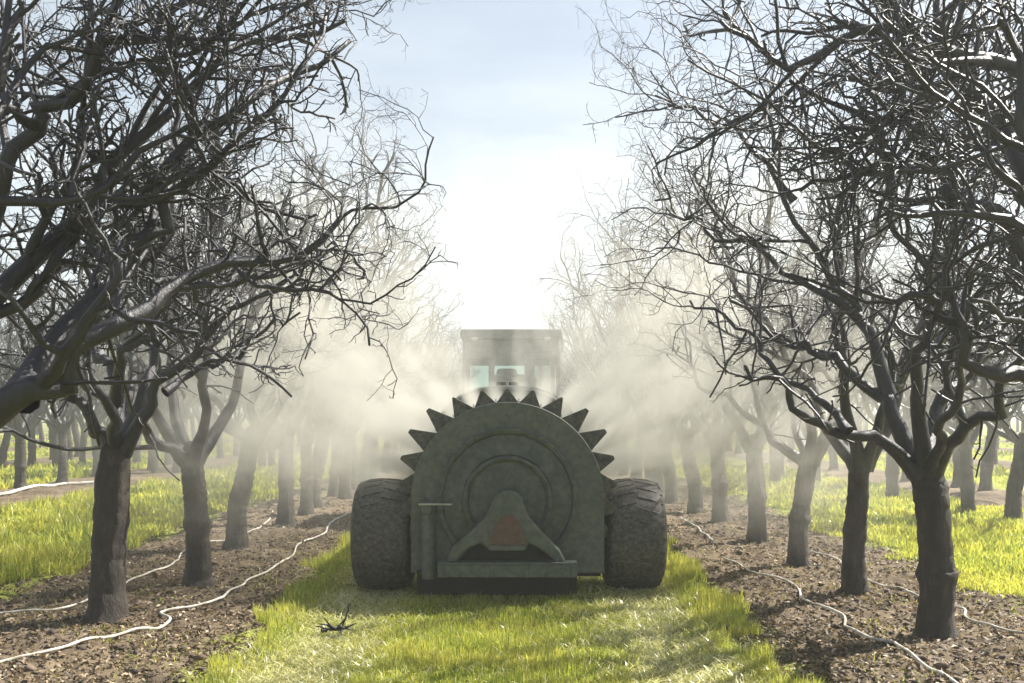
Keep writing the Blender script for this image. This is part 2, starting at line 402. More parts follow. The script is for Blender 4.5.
def trunk_mesh(name, path, radii, mat, seed, ns=26, bulge=.45):
    r = np.random.default_rng(seed); path = np.array(path, float)
    k = 44; P = smooth_line(path, k, .003, r)
    t = np.linspace(0, 1, k); rad = np.interp(t, np.linspace(0, 1, len(radii)), radii)
    h = P[:, 2]
    rad = rad * (1 + r.uniform(.04, .24) * np.exp(-((h - bulge) / r.uniform(.04, .09)) ** 2) + .35 * np.exp(-np.maximum(h + .02, 0) / .07))
    rad = rad * np.sqrt(np.clip(1 - (np.maximum(t - .90, 0) / .105) ** 2, .02, 1))      # rounded crotch the limbs grow out of
    an = np.arange(ns) * 2 * np.pi / ns
    A, Hh = np.meshgrid(an, h)
    lump = (vnoise(np.cos(A) * 1.6 + 7 + seed, Hh * 2.2 + np.sin(A) * 1.6, seed) - .5) * .26 + (vnoise(np.cos(A) * 5 + 3, Hh * 5 + np.sin(A) * 5, seed + 1) - .5) * .13
    lump += (vnoise(A * 26 / 6.283, Hh * 9, seed + 2) - .5) * .06
    rr = rad[:, None] * (1 + lump)
    T = np.gradient(P, axis=0); T /= np.linalg.norm(T, axis=1, keepdims=True)
    ax = np.cross(T, [0., 1., 0.]); ax /= np.linalg.norm(ax, axis=1, keepdims=True); ay = np.cross(T, ax)
    VX = P[:, None, :] + ax[:, None, :] * (np.cos(A) * rr)[..., None] + ay[:, None, :] * (np.sin(A) * rr)[..., None]
    v = np.concatenate([VX.reshape(-1, 3), P[-1:] + T[-1:] * rad[-1] * .3])
    ii = np.arange(k - 1)[:, None] * ns; jj = np.arange(ns)[None, :]; j2 = (jj + 1) % ns
    q = np.stack([ii + jj, ii + j2, ii + ns + j2, ii + ns + jj], -1).reshape(-1, 4)
    e = (k - 1) * ns; tr = np.stack([e + np.arange(ns), e + (np.arange(ns) + 1) % ns, np.full(ns, k * ns)], -1)
    return mesh_np(name, v, [q, tr], mat, True)

def gen_limbs(r, fork, n, H=4.6, spread=1.45):
    out = []; a0 = r.uniform(0, 6.28)
    for i in range(n):
        a = a0 + i * 2 * math.pi / n + r.uniform(-.35, .35)
        R_ = spread * r.uniform(.65, 1.1); top = H * r.uniform(.78, .98)
        if i % 3 == 2: R_ *= 1.05; top *= .62
        pts = []
        for t, fr, fz in ((0, 0, 0), (.2, .22, .16), (.45, .45, .42), (.75, .78, .75), (1, 1.0, 1)):
            pts.append([fork[0] + math.cos(a) * R_ * fr + r.normal(0, .05), fork[1] + math.sin(a) * R_ * fr + r.normal(0, .05), fork[2] - .12 + (top - fork[2]) * fz])
        pts[0] = [fork[0] + math.cos(a) * .03, fork[1] + math.sin(a) * .03, fork[2] - .12]
        out.append((pts, r.uniform(.058, .075), .016))
    return out

ORD = 'first second third fourth fifth sixth seventh eighth ninth tenth eleventh twelfth'.split()
GRP = 'bare orchard trees planted in rows'
def authored(px, py, tr_px, limbs_px, seed, r_base=.125, detail=1.0, bulge=.4, rmax=1.75):
    """a tree whose main limbs follow those of the photographed tree; limb points are (image x, image y, depth offset)"""
    d = CAM_H * 1000 / (py - 412); x0 = (px - 505) * d / 1000
    def loc(p):
        dd = d + (p[2] if len(p) > 2 else 0)
        return [(p[0] - 505) * dd / 1000 - x0, dd - d, CAM_H - (p[1] - 412) * dd / 1000]
    T = Tree(seed, detail); T.rmax = rmax
    limbs = [([loc(p) for p in L], r0, r1) for L, r0, r1 in limbs_px]
    # back-and-front scaffolds so the crown is full all the way round
    T.grow((0, 0), limbs)
    root = empty('bare_tree', (x0, d, 0))
    path = [loc(p) for p in tr_px]; path[0][2] = -.06
    link('trunk', trunk_mesh('trunk', path, [r_base, r_base * .88, r_base * .86, r_base * .92, r_base * .7], M_trunk, seed, bulge=bulge), root)
    link('crown', T.crown_mesh('crown', M_twig), root)
    return root

# nearest right-hand tree
tA = authored(935, 635, [(935, 635), (937, 585), (933, 530), (930, 490), (926, 462)], [
    ([(922, 478, 0), (888, 446, -.05), (848, 431, -.2), (808, 409, -.4), (782, 380, -.5), (745, 365, -.6)], .060, .016),
    ([(848, 431, -.2), (833, 413, -.1), (800, 380, 0), (767, 343, .1), (730, 320, .15), (690, 300, .2)], .036, .012),
    ([(920, 474, 0), (895, 420, .1), (888, 395, .15), (851, 365, .3), (815, 347, .5), (782, 336, .6), (730, 300, .7)], .070, .016),
    ([(890, 400, .15), (870, 336, .2), (851, 303, .25), (833, 278, .3), (800, 225, .3), (775, 150, .3), (760, 90, .3)], .052, .016),
    ([(860, 318, .22), (815, 285, .3), (755, 245, .4), (700, 215, .5), (655, 200, .6)], .036, .011),
    ([(795, 200, .3), (750, 150, .3), (700, 115, .35), (655, 95, .4)], .030, .010),
    ([(926, 472, 0), (917, 406, -.2), (912, 376, -.3), (921, 335, -.4), (915, 270, -.5), (890, 200, -.55), (875, 130, -.6)], .058, .016),
    ([(930, 470, 0), (932, 428, .2), (950, 395, .35), (976, 370, .5), (987, 314, .6), (990, 240, .7), (985, 150, .8)], .066, .018),
    ([(932, 474, 0), (950, 445, -.2), (975, 424, -.5), (1000, 380, -.8), (1030, 330, -1.0), (1050, 260, -1.1)], .060, .018),
    ([(926, 470, 0), (935, 430, .5), (960, 360, 1.0), (950, 280, 1.3), (965, 200, 1.5)], .055, .016),
    ([(926, 470, 0), (945, 440, -.4), (960, 360, -1.0), (980, 260, -1.4)], .05, .016)],
    21, .118, 1.0, rmax=2.15)
tag(tA, 'dark bare tree on the right with a low limb reaching left over the hoses', 'tree', GRP)

# nearest left-hand tree whose trunk shows
tB = authored(107, 618, [(107, 618), (108, 570), (111, 530), (113, 480), (118, 436)], [
    ([(118, 452, 0), (97, 428, .0), (81, 411, -.1), (65, 385, -.2), (40, 350, -.4), (10, 310, -.5)], .066, .018),
    ([(118, 448, 0), (116, 385, .2), (110, 365, .3), (95, 330, .4), (80, 270, .5), (75, 190, .6)], .058, .016),
    ([(116, 400, .1), (123, 356, -.2), (148, 343, -.3), (152, 312, -.4), (160, 250, -.5), (175, 180, -.5)], .048, .015),
    ([(121, 448, 0), (142, 398, 0), (155, 359, .1), (178, 336, .2), (184, 300, .3), (200, 230, .4), (215, 150, .4)], .060, .016),
    ([(122, 452, 0), (139, 423, -.1), (155, 402, -.15), (181, 375, -.2), (200, 343, -.3), (226, 317, -.4), (258, 295, -.5), (300, 272, -.5)], .062, .013),
    ([(165, 392, -.15), (193, 372, 0), (232, 346, .1), (262, 326, .1), (300, 312, .2)], .034, .012),
    ([(119, 448, 0), (130, 400, .6), (125, 320, 1.1), (140, 230, 1.4), (135, 150, 1.6)], .055, .016),
    ([(117, 448, 0), (105, 405, -.5), (85, 320, -1.0), (90, 230, -1.3)], .05, .016)], 22, .125, 1.1, bulge=.72, rmax=1.95)
tag(tB, 'dark bare tree on the left with a knobbly trunk standing beside the two hoses', 'tree', GRP)

# tree left of the frame: its limbs reach into the picture
tC = authored(-230, 794, [(-230, 794), (-232, 700), (-228, 600), (-215, 520), (-200, 478)], [
    ([(-200, 505, 0), (-110, 465, -.1), (0, 412, -.15), (32, 390, -.15), (60, 362, -.1), (97, 322, 0), (145, 308, .1), (193, 288, .2), (250, 262, .3), (310, 235, .4), (345, 205, .5)], .085, .013),
    ([(20, 398, -.15), (48, 350, .1), (80, 314, .2), (122, 272, .3), (148, 225, .3), (170, 178, .3), (246, 114, .4), (307, 79, .5), (350, 40, .6)], .060, .014),
    ([(-200, 490, 0), (-110, 400, .2), (-30, 310, .4), (26, 237, .5), (88, 202, .5), (136, 149, .5), (197, 79, .6), (263, 44, .7), (345, 20, .8)], .075, .014),
    ([(-30, 310, .4), (-10, 220, .3), (13, 136, .2), (53, 100, .2), (101, 57, .1), (145, 28, .1), (206, 5, .1)], .055, .015),
    ([(-200, 490, 0), (-130, 380, -.2), (-60, 250, -.3), (-20, 120, -.3), (20, 0, -.3)], .07, .018),
    ([(-205, 490, 0), (-260, 380, .2), (-310, 250, .5), (-330, 100, .6)], .07, .018),
    ([(-200, 490, 0), (-190, 380, .7), (-120, 280, 1.2), (-60, 180, 1.5), (20, 60, 1.7)], .065, .016)], 23, .13, 1.2, rmax=1.95)
tag(tC, 'bare tree left of the frame whose thick limbs reach in across the upper left', 'tree', GRP)

# tree right of the frame
tD = authored(1165, 738, [(1165, 738), (1162, 650), (1158, 570), (1150, 500), (1142, 462)], [
    ([(1142, 485, 0), (1080, 420, -.1), (1024, 373, -.2), (987, 362, -.2), (950, 346, -.2), (936, 318, -.3), (915, 298, -.3), (860, 290, -.3)], .058, .013),
    ([(1142, 480, 0), (1090, 380, 0), (1050, 280, .1), (1024, 193, .1), (987, 132, .2), (951, 75, .2), (938, 9, .3), (930, -60, .3)], .078, .018),
    ([(1050, 280, .1), (1010, 240, 0), (965, 200, 0), (920, 180, .1), (870, 165, .2), (800, 190, .3)], .05, .013),
    ([(1142, 480, 0), (1110, 330, .3), (1080, 180, .4), (1024, 112, .4), (969, 108, .3), (925, 119, .3), (846, 105, .3), (790, 80, .3)], .06, .013),
    ([(1080, 180, .4), (1050, 110, .2), (1009, 66, .1), (951, 53, 0), (903, 44, 0), (846, 26, 0), (780, 44, 0), (720, 20, 0)], .055, .012),
    ([(1145, 480, 0), (1180, 350, .2), (1220, 200, .4), (1230, 50, .5)], .07, .018),
    ([(1142, 480, 0), (1120, 350, .7), (1070, 230, 1.1), (1010, 100, 1.4), (960, 0, 1.6)], .065, .016),
    ([(1142, 480, 0), (1100, 350, -.5), (1040, 180, -.8), (1000, 20, -1.0)], .06, .016)], 24, .12, 1.05, rmax=2.0)
tag(tD, 'bare tree right of the frame whose thick limbs cross the upper right corner', 'tree', GRP)

# generic trees: five full ones and four simpler ones, copied along the rows
def make_proto(seed, lod):
    r = np.random.default_rng(seed)
    lean = r.normal(0, .08, 2); fh = r.uniform(1.12, 1.32)
    fork = (lean[0], lean[1], fh)
    T = Tree(seed, .78 if lod == 0 else .7, lod=lod); T.grow((0, 0), gen_limbs(r, fork, 5 if lod == 0 else 5))
    root = empty('bare_tree', (0, 0, 0))
    path = [(0, 0, -.06), (lean[0] * .2 + r.normal(0, .02), 0, .4), (lean[0] * .6, lean[1] * .5, .8), (fork[0], fork[1], fh + .05)]
    rb = r.uniform(.096, .118)
    link('trunk', trunk_mesh('trunk', path, [rb, rb * .86, rb * .88, rb * .8], M_trunk, seed, 26 if lod == 0 else 14, bulge=r.uniform(.35, .6)), root)
    sides = None if lod == 0 else {1: 6, 2: 4, 3: 3, 4: 3, 5: 3}
    link('crown', T.crown_mesh('crown', M_twig, (1, 2, 3, 4, 5) if lod == 0 else (1, 2, 3, 4), sides), root)
    return root
protos = [make_proto(100 + i, 0) for i in range(5)]
protos_far = [make_proto(200 + i, 1) for i in range(4)]
used = set()
def place_tree(x, y, i, label, rz=None, s=1.0, far=False):
    src = (protos_far if far else protos)[i % (4 if far else 5)]
    if src.name in used:
        o = src.copy(); C.objects.link(o)
        for ch in src.children:
            c = ch.copy(); C.objects.link(c); c.parent = o
    else: o = src; used.add(src.name)
    o.location = (x, y, 0); o.rotation_euler = (0, 0, rz if rz is not None else random.uniform(0, 6.28)); o.scale = (s, s, s * random.uniform(.97, 1.04))
    return tag(o, label, 'tree', GRP)
def at_px(px, py):
    d = CAM_H * 1000 / (py - 412); return ((px - 505) * d / 1000, d)

row_L = [(198, 583, 'bare tree with a forked pale trunk, second of the left row counted from the front'),
         (237, 547, 'bare tree on the left, third trunk from the front, straight and misty'),
         (285, 525, 'bare misty tree on the left, fourth trunk from the front'),
         (306, 513, 'bare misty tree on the left, fifth trunk from the front'),
         (345, 499, 'bare tree in thick mist just left of the sprayer wheel')]
row_R = [(855, 593, 'bare tree with a pale misty trunk, second of the right row counted from the front'),
         (798, 566, 'bare tree with a knobbly misty trunk, third from the front on the right'),
         (757, 540, 'bare tree on the right, fourth trunk from the front, leaning slightly right'),
         (720, 522, 'bare misty tree on the right, fifth trunk from the front'),
         (695, 513, 'bare misty tree on the right, sixth trunk from the front'),
         (671, 503, 'bare tree in thick mist just right of the sprayer wheel')]
for i, (px, py, lb) in enumerate(row_L):
    x, y = at_px(px, py); place_tree(x, y, i, lb)
for i, (px, py, lb) in enumerate(row_R):
    x, y = at_px(px, py); place_tree(x, y, i + 2, lb, s=.88 if i == 0 else .96)
# neighbouring rows as far as their trunks can be told apart
side = [(21, 487.5), (62, 482), (97, 476), (155, 473), (177, 472), (32, 466), (56, 465.5), (69, 461), (82, 464), (137, 463), (168, 464), (3, 467), (262, 467), (272, 466),
        (893, 500), (968, 515), (1013, 522), (958, 486), (985, 491), (780, 478), (775, 485), (815, 486)]
names_L = ['leftmost bare trunk with a sunlit edge beyond the left grass', 'slim bare trunk beyond the left grass, right of the sunlit edged one']
pts = []
for k, (px, py) in enumerate(side):
    x, y = at_px(px, py); pts.append((x, y))
    sd_ = 'left' if px < 505 else 'right'
    same = sorted([q for q in range(len(side)) if (side[q][0] < 505) == (px < 505)], key=lambda q: side[q][0])
    rank = same.index(k); lb = names_L[k] if k < 2 else f'slender bare tree beyond the {sd_} grass, {ORD[rank] if rank < 12 else "last but one" if rank == 12 else "last"} trunk counted from its left end'
    o = place_tree(x, y, k, lb or f'slender bare tree standing beyond the {sd_} grass strip', far=(k % 3 == 0), s=random.uniform(.9, 1.0))
    if not lb: o['group'] = f'background trees beyond the {sd_} grass strip'
# each main row runs on behind the sprayer
def fill_row(x0, y0, y1, step, grp, label, s=1.0, count=None):
    y = y0; k = 0; nth = 0
    while y < y1:
        x = x0 + random.uniform(-.12, .12)
        if all((x - a) ** 2 + (y - b) ** 2 > 1.2 for a, b in pts) and abs(x) < y * .56 + 2.5:
            lb = label
            if count is None:
                lb = label + ((', ' + ORD[nth] + ' from the front') if nth < 12 else '')
                nth += 1
            elif count < 12: lb = label.split(' far along')[0] + ' in' + label.split(' far along')[1].replace('behind the sprayer', '') + 'behind the sprayer, ' + ORD[count] + ' from the front'; count += 1
            o = place_tree(x, y, random.randrange(20), lb, far=(y > 19 or abs(x) > 5), s=s * random.uniform(.92, 1.05)); o['group'] = grp; pts.append((x, y)); globals()['NT'] += 1
        y += step * random.uniform(.92, 1.08); k += 1
NT = 0
fill_row(-2.85, 15.2, 58, 1.8, 'trees running on in the left row behind the mist', 'hazy bare tree far along the left row behind the sprayer', count=6)
fill_row(2.85, 18.0, 58, 1.8, 'trees running on in the right row behind the mist', 'hazy bare tree far along the right row behind the sprayer', count=7)
for k in range(1, 6):
    for sgn, nm in ((-1, 'left'), (1, 'right')):
        x0 = sgn * (2.85 + 5.5 * k + (.6 if sgn < 0 and k == 1 else 0))
        y0 = max(25 if k == 1 and sgn < 0 else 21 if k == 1 else 24, abs(x0) * 1.72)
        fill_row(x0, y0, 50, 2.1, f'background trees in the {nm} rows', f'faint bare tree in the {ORD[k]} row beyond the {nm} tree row')
print('filled', NT)

# the far orchard, past what can be told apart: one mass
def far_mass():
    VV = []; FF = []; base = 0
    src = protos_far[:3]; data = []
    for o in src:
        for ch in o.children:
            me = ch.data
            co = np.empty(len(me.vertices) * 3, np.float32); me.vertices.foreach_get('co', co); co = co.reshape(-1, 3)
            me.calc_loop_triangles(); tri = np.empty(len(me.loop_triangles) * 3, np.int32); me.loop_triangles.foreach_get('vertices', tri)
            data.append((o.name, co, tri.reshape(-1, 3)))
    names = [o.name for o in src]; r = np.random.default_rng(5)
    for x in np.arange(-46, 47, 5.6):
        for y in np.arange(52, 84, 5.5):
            if abs(x) < 2 or abs(x) > y * .6: continue
            nme = names[r.integers(3)]; a = r.uniform(0, 6.28); c, s_ = math.cos(a), math.sin(a)
            xx = x + .3 * r.normal(); yy = y + r.normal()
            for nn, co, tri in data:
                if nn != nme: continue
                v = np.stack([co[:, 0] * c - co[:, 1] * s_ + xx, co[:, 0] * s_ + co[:, 1] * c + yy, co[:, 2]], -1)
                VV.append(v); FF.append(tri + base); base += len(v)
    V = np.concatenate(VV); F = np.concatenate(FF); print('far mass tris', len(F))
    tag(link('distant_orchard', mesh_np('distant_orchard', V, [F], M_twig)), 'distant mass of bare orchard trees fading into haze', 'trees', kind='stuff')
far_mass()

# ------------------------------------------------------------------ grass, litter, clods
def blades(name, x, y, h, wd, mat, flat=None, lean=.35, label='', cat='grass', zoff=0.0):
    n = len(x); r = rng; z = gz(x, y) - .006 + zoff
    a = r.uniform(0, 2 * np.pi, n); dx, dy = np.cos(a), np.sin(a)
    la = r.uniform(0, 2 * np.pi, n); ln = np.abs(r.normal(0, lean, n)) if flat is None else r.uniform(flat[0], flat[1], n)
    lx, ly = np.cos(la) * np.sin(ln), np.sin(la) * np.sin(ln); lz = np.cos(ln)
    b0 = np.stack([x - dx * wd / 2, y - dy * wd / 2, z], -1); b1 = np.stack([x + dx * wd / 2, y + dy * wd / 2, z], -1)
    mid = np.stack([x + lx * h * .4, y + ly * h * .4, z + lz * h * .58], -1)
    hw = np.stack([dx * wd * .4, dy * wd * .4, np.zeros(n)], -1)
    tip = np.stack([x + lx * h * 1.15, y + ly * h * 1.15, z + np.maximum(lz * h * .98, .006)], -1)
    V = np.stack([b0, b1, mid + hw, mid - hw, tip], 1).reshape(-1, 3)
    i = np.arange(n) * 5
    q = np.stack([i, i + 1, i + 2, i + 3], -1); t = np.stack([i + 3, i + 2, i + 4], -1)
    return tag(link(name, mesh_np(name, V, [q, t], mat)), label, cat, kind='stuff')

def sample(n, x0, x1, y0, y1, p=2.0):
    """positions thinning with distance"""
    u = rng.random(n)
    if p == 2: y = 1 / (1 / y0 - u * (1 / y0 - 1 / y1))
    else: y = y0 * (y1 / y0) ** u
    x = rng.uniform(x0, x1, n); k = np.abs(x) < y * .56 + .3
    return x[k], y[k]

# centre alley
x, y = sample(190000, -1.95, 1.95, 4.6, 26)
edge = 1.68 + (vnoise(x * 0 + 3, y * 1.5, 9) - .5) * .5 + (vnoise(x * 3, y * 6, 8) - .5) * .3
tl = np.exp(-((x + 1.14) / .26) ** 2); trk = np.exp(-((x - 1.0) / .29) ** 2); track = np.maximum(tl, trk)
dn = vnoise(x * 2.6, y * 2.6, 12)
keep = (np.abs(x) < edge) & (rng.random(len(x)) > track * .80) & (rng.random(len(x)) < .45 + dn)
x, y, track = x[keep], y[keep], track[keep]
clump = vnoise(x * 5, y * 5, 14)
h = (.030 + .048 * clump + .05 * np.clip((np.abs(x) - 1.25) * 4, 0, 1)) * rng.uniform(.5, 1.25, len(x)) * (1 - .55 * track)
wd = np.maximum(.0045, .0008 * y) * rng.uniform(.7, 1.5, len(x))
blades('alley_grass', x, y, h, wd, M_grass, label='bright green grass down the alley behind the sprayer')
x, y = sample(130000, -1.6, 1.55, 4.6, 22)
track = np.maximum(np.exp(-((x + 1.14) / .30) ** 2), np.exp(-((x - 1.0) / .33) ** 2))
keep = rng.random(len(x)) < track * (.35 + vnoise(x * 6, y * 4, 15)) + .05; x, y = x[keep], y[keep]
blades('cut_grass', x, y, rng.uniform(.03, .10, len(x)), rng.uniform(.004, .010, len(x)) * np.maximum(1, y / 7), M_straw, flat=(.8, 1.5), zoff=.016,
       label='pale flattened cut grass lying in the two wheel tracks', cat='cut grass')
# side alleys
def side_alley(name, x0, x1, y0, y1, n, lab, hs=1.0, inner=None):
    x, y = sample(n, x0, x1, y0, y1)
    k = is_soil(x) + (vnoise(x * 1.3 + 5, y * 1.3, 21) - .5) * .7 + (vnoise(x * 5, y * 5, 22) - .5) * .3 > 1.22
    if inner: k &= (np.abs(x) > inner[0])
    x, y = x[k], y[k]; cl = vnoise(x * 2.2, y * 2.2, 23)
    h = hs * (.07 + .16 * cl * cl) * rng.uniform(.5, 1.3, len(x)); wd = np.maximum(.007, .0016 * y) * rng.uniform(.6, 1.5, len(x))
    blades(name, x, y, h, wd, M_grass_side, lean=.6, label=lab)
side_alley('cover_grass', -9.6, -3.4, 6.2, 26, 150000, 'lush sunlit green grass strip left of the left tree row', 1.15)
side_alley('cover_grass', 3.4, 7.9, 6.2, 26, 120000, 'bright yellow green grass strip right of the right tree row', .8)
side_alley('cover_grass', -40, -9.5, 18, 60, 60000, 'yellow green grass among the distant trunks on the left')
side_alley('cover_grass', 7.9, 40, 14, 60, 60000, 'yellow green grass among the distant trunks on the right')
# sparse weeds in the soil
x, y = sample(26000, -4.2, 4.2, 4.6, 20); k = (is_soil(x) < 1.3) & (vnoise(x * 2.4, y * 2.4, 31) > .62); x, y = x[k], y[k]
blades('weeds', x, y, rng.uniform(.015, .05, len(x)), rng.uniform(.004, .009, len(x)), M_grass, lean=.8, label='sparse small weeds sprouting in the bare soil', cat='weeds')

def litter(name, n, mat, s0, s1, seed, label, cat, y1=20, thick=False):
    x, y = sample(n, -4.4, 4.4, 4.5, y1); k = (is_soil(x) < 1.38) & (rng.random(len(x)) < .25 + 1.1 * vnoise(x * 1.8, y * 1.8, seed)); x, y = x[k], y[k]; n = len(x)
    s = rng.uniform(s0, s1, n) ** 1.0 * rng.uniform(.5, 1.3, n); z = gz(x, y)
    if not thick:
        q = rng.normal(0, 1, (n, 3)); q[:, 2] *= .55; q /= np.linalg.norm(q, axis=1, keepdims=True); p = np.cross(q, rng.normal(0, 1, (n, 3))); p[:, 2] *= .5; p /= np.linalg.norm(p, axis=1, keepdims=True)
        c = np.stack([x, y, z + s * .35], -1); S = s[:, None]
        up = np.array([0, 0, .3])
        V = np.stack([c - q * S, c + p * S * .45 + up * S, c + q * S, c - p * S * .45 + up * S], 1).reshape(-1, 3)
        i = np.arange(n) * 4; F = [np.stack([i, i + 1, i + 2], -1), np.stack([i, i + 2, i + 3], -1)]
    else:
        o = np.array([[1, 0, 0], [-1, 0, 0], [0, 1, 0], [0, -1, 0], [0, 0, 1], [0, 0, -1]], float)
        V = (np.stack([x, y, z + s * .2], -1)[:, None, :] + (o[None] * rng.uniform(.5, 1.3, (n, 6, 1)) + rng.normal(0, .35, (n, 6, 3))) * np.array([1, 1, .55]) * (s * rng.uniform(.5, 1.5, n) ** 2)[:, None, None]).reshape(-1, 3)
        f = np.array([[0, 2, 4], [2, 1, 4], [1, 3, 4], [3, 0, 4], [2, 0, 5], [1, 2, 5], [3, 1, 5], [0, 3, 5]]); F = [(f[None] + (np.arange(n) * 6)[:, None, None]).reshape(-1, 3)]
    tag(link(name, mesh_np(name, V, F, mat)), label, cat, kind='stuff')
litter('leaf_litter', 110000, M_litter, .008, .024, 41, 'dry brown leaf litter scattered over the soil under the trees', 'leaf litter')
litter('soil_clods', 42000, M_clod, .004, .018, 42, 'small dark clods of soil under the tree rows', 'soil clods', thick=True)

# ------------------------------------------------------------------ irrigation hoses
def hose(pxs, label, ends=None, r=.0085):
    P = [(*at_px(px, py),) for px, py in pxs]
    P = np.array([[a, b, 0] for a, b in P]); Q = smooth_line(P, len(P) * 9, .0, rng)
    Q[:, 0] += (vnoise(Q[:, 1] * 3, Q[:, 0] * 3, 51) - .5) * .05
    g = gz(Q[:, 0], Q[:, 1]); g = np.convolve(np.pad(g, 3, 'edge'), np.ones(7) / 7, 'valid'); Q[:, 2] = g + r + .014
    c = Q[len(Q) // 2].copy(); c[2] = 0
    mb = MB(); mb.tube([tuple(q - c) for q in Q], r, 8); o = mb.build('irrigation_hose', M_hose, None, True); o.location = tuple(c)
    tag(o, label, 'hose', 'white irrigation hoses')
hose([(-60, 672), (0, 663), (50, 654), (90, 643), (130, 632), (155, 627), (167, 620), (160, 614), (180, 610), (215, 603), (232, 594), (247, 582), (268, 573), (292, 558), (300, 546), (325, 534), (332, 524), (352, 514)],
     'white hose curving along the left soil in front of the nearest left trunk', r=.0095)
hose([(-60, 622), (0, 616), (60, 612), (110, 594), (135, 583), (158, 573), (175, 563), (184, 552), (200, 545), (235, 540), (258, 530), (270, 520)],
     'white hose running behind the nearest left trunk')
hose([(1010, 730), (960, 692), (930, 672), (905, 656), (890, 645), (868, 639), (849, 631), (843, 620), (825, 613), (805, 603), (795, 592), (780, 580), (755, 575), (737, 567), (722, 560)],
     'white hose winding on the right soil nearest the wheel track', r=.0095)
hose([(1110, 650), (1024, 634), (990, 627), (968, 620), (962, 612), (945, 608), (915, 600), (900, 592), (870, 584), (845, 570), (838, 561), (812, 553), (790, 543)],
     'white hose passing behind the nearest right trunk')
hose([(719, 545), (706, 536), (700, 531), (690, 524), (680, 519)], 'short curl of white hose near the base of the right misty trunks', r=.013)
hose([(-50, 499), (0, 496), (25, 491), (45, 487), (65, 485), (95, 484)], 'white hose lying along the far left row beyond the grass', r=.03)

# fallen twig in the alley
T = Tree(77, 1.2); T.c = np.zeros(3); T.H = 9
Pt = smooth_line([(-.10, 0, .03), (-.03, .02, .04), (.03, -.01, .05), (.06, .02, .13), (.075, .03, .20)], 22, .003, T.r); T.put(1, Pt, .011, .005)
for q in range(9):
    Q = T.wander(Pt[6 + q % 6], T.r.normal(0, 1, 3) * np.array([1, 1, .3]), .13, 6, .3, 1e-3, 0); Q[:, 2] = np.clip(Q[:, 2], .01, .2); T.put(4, Q, .011, .004)
x, y = at_px(337, 634)
tw = link('fallen_twig', T.crown_mesh('fallen_twig', M_twig)); tw.location = (x, y, float(gz(np.array([x]), np.array([y]))[0]) + .02)
tag(tw, 'dark broken twig lying on the cut grass behind the sprayer', 'twig')

# ------------------------------------------------------------------ sprayer
S = empty('orchard_sprayer', (0.02, 8.3, 0)); tag(S, 'weathered green air blast sprayer with a toothed round fan housing', 'sprayer')
RD = 7.85; rk = RD / 1000; CZ = CAM_H - 86 * rk; RH = 95 * rk; y0 = RD - 8.3     # rear face of the fan housing
def L(px, py): return ((px - 508) * rk, CAM_H - (py - 412) * rk)
def arc_shape(r, zbot, a0=-90, a1=90, n=40):
    pts = [(r * math.sin(R(a0 + (a1 - a0) * i / n)), CZ + r * math.cos(R(a0 + (a1 - a0) * i / n))) for i in range(n + 1)]
    return [(-r, zbot)] + pts + [(r, zbot)]
mb = MB(); mb.prism(arc_shape(RH, .20), y0, y0 + .62); mb.build('fan_housing', M_green, S, True, .012)
mb = MB(); mb.prism(arc_shape(RH + .012, .19), y0 - .012, y0 + .02)
o = mb.build('housing_rim', M_green2, S, True, .006)
mb = MB(); r1 = 68 * rk; mb.lathe([(r1 + .02, -.013), (r1 + .02, -.05), (r1 + .005, -.062), (r1 - .02, -.05), (r1 - .03, -.02), (r1 - .12, -.03), (41 * rk + .03, -.055), (41 * rk + .02, -.05)], (0, y0, CZ), n=64)
mb.build('intake_ring', M_green, S, True)
mb = MB(); r2 = 41 * rk; mb.lathe([(r2 + .028, -.05), (r2 + .024, -.088), (r2 + .005, -.098), (r2 - .015, -.085), (r2 - .02, -.06), (r2 * .5, -.068), (.02, -.07), (.0005, -.07)], (0, y0, CZ - .01), n=64)
mb.build('hub_plate', M_green, S, True)
for a in range(-90, 91, 30):
    q = r1 * 1.24
    mb = MB(); mb.lathe([(.0005, -.03), (.010, -.028), (.012, -.012)], (q * math.sin(R(a)), y0, CZ + q * math.cos(R(a))), n=8); mb.build('bolt', M_green2, S)
# deflector teeth around the rim: wide at the housing, narrowing outwards
teeth = [(a, (.12 if abs(a) < 8 else .13 if abs(a) < 20 else .16 if abs(a) < 34 else .20 if abs(a) < 62 else .16 if abs(a) < 80 else .13)) for a in [13.6 * k for k in range(-8, 9)]]
for a, ln in teeth:
    mb = MB(); hw = R(6.7); pts_ = []
    ra = RH - .03; rb = RH + ln; q = 1 if a >= 0 else -1
    tipw = R(.5) if abs(a) < 30 else R(1.0); sk = R(1.5) * q * (1 if abs(a) > 20 else 0)
    for (an_, rr_) in ((-hw, ra), (-hw, RH + .012), (-tipw + sk, rb), (tipw + sk, rb), (hw, RH + .012), (hw, ra)):
        t_ = R(a) + an_; pts_.append((rr_ * math.sin(t_), CZ + rr_ * math.cos(t_)))
    mb.prism(pts_, y0 + .10, y0 + .17); mb.build('deflector_tooth', M_dark, S, False, .003)
# nozzles in the notches
for k in range(-8, 8):
    a = R(13.6 * (k + .5)); c = Vector((math.sin(a), 0, math.cos(a))); b = Vector((0, y0 + .3, CZ))
    mb = MB(); mb.tube([b + c * (RH - .01), b + c * (RH + .025), b + c * (RH + .05)], [.013, .013, .006], 8); mb.build('nozzle', M_steel, S, True)
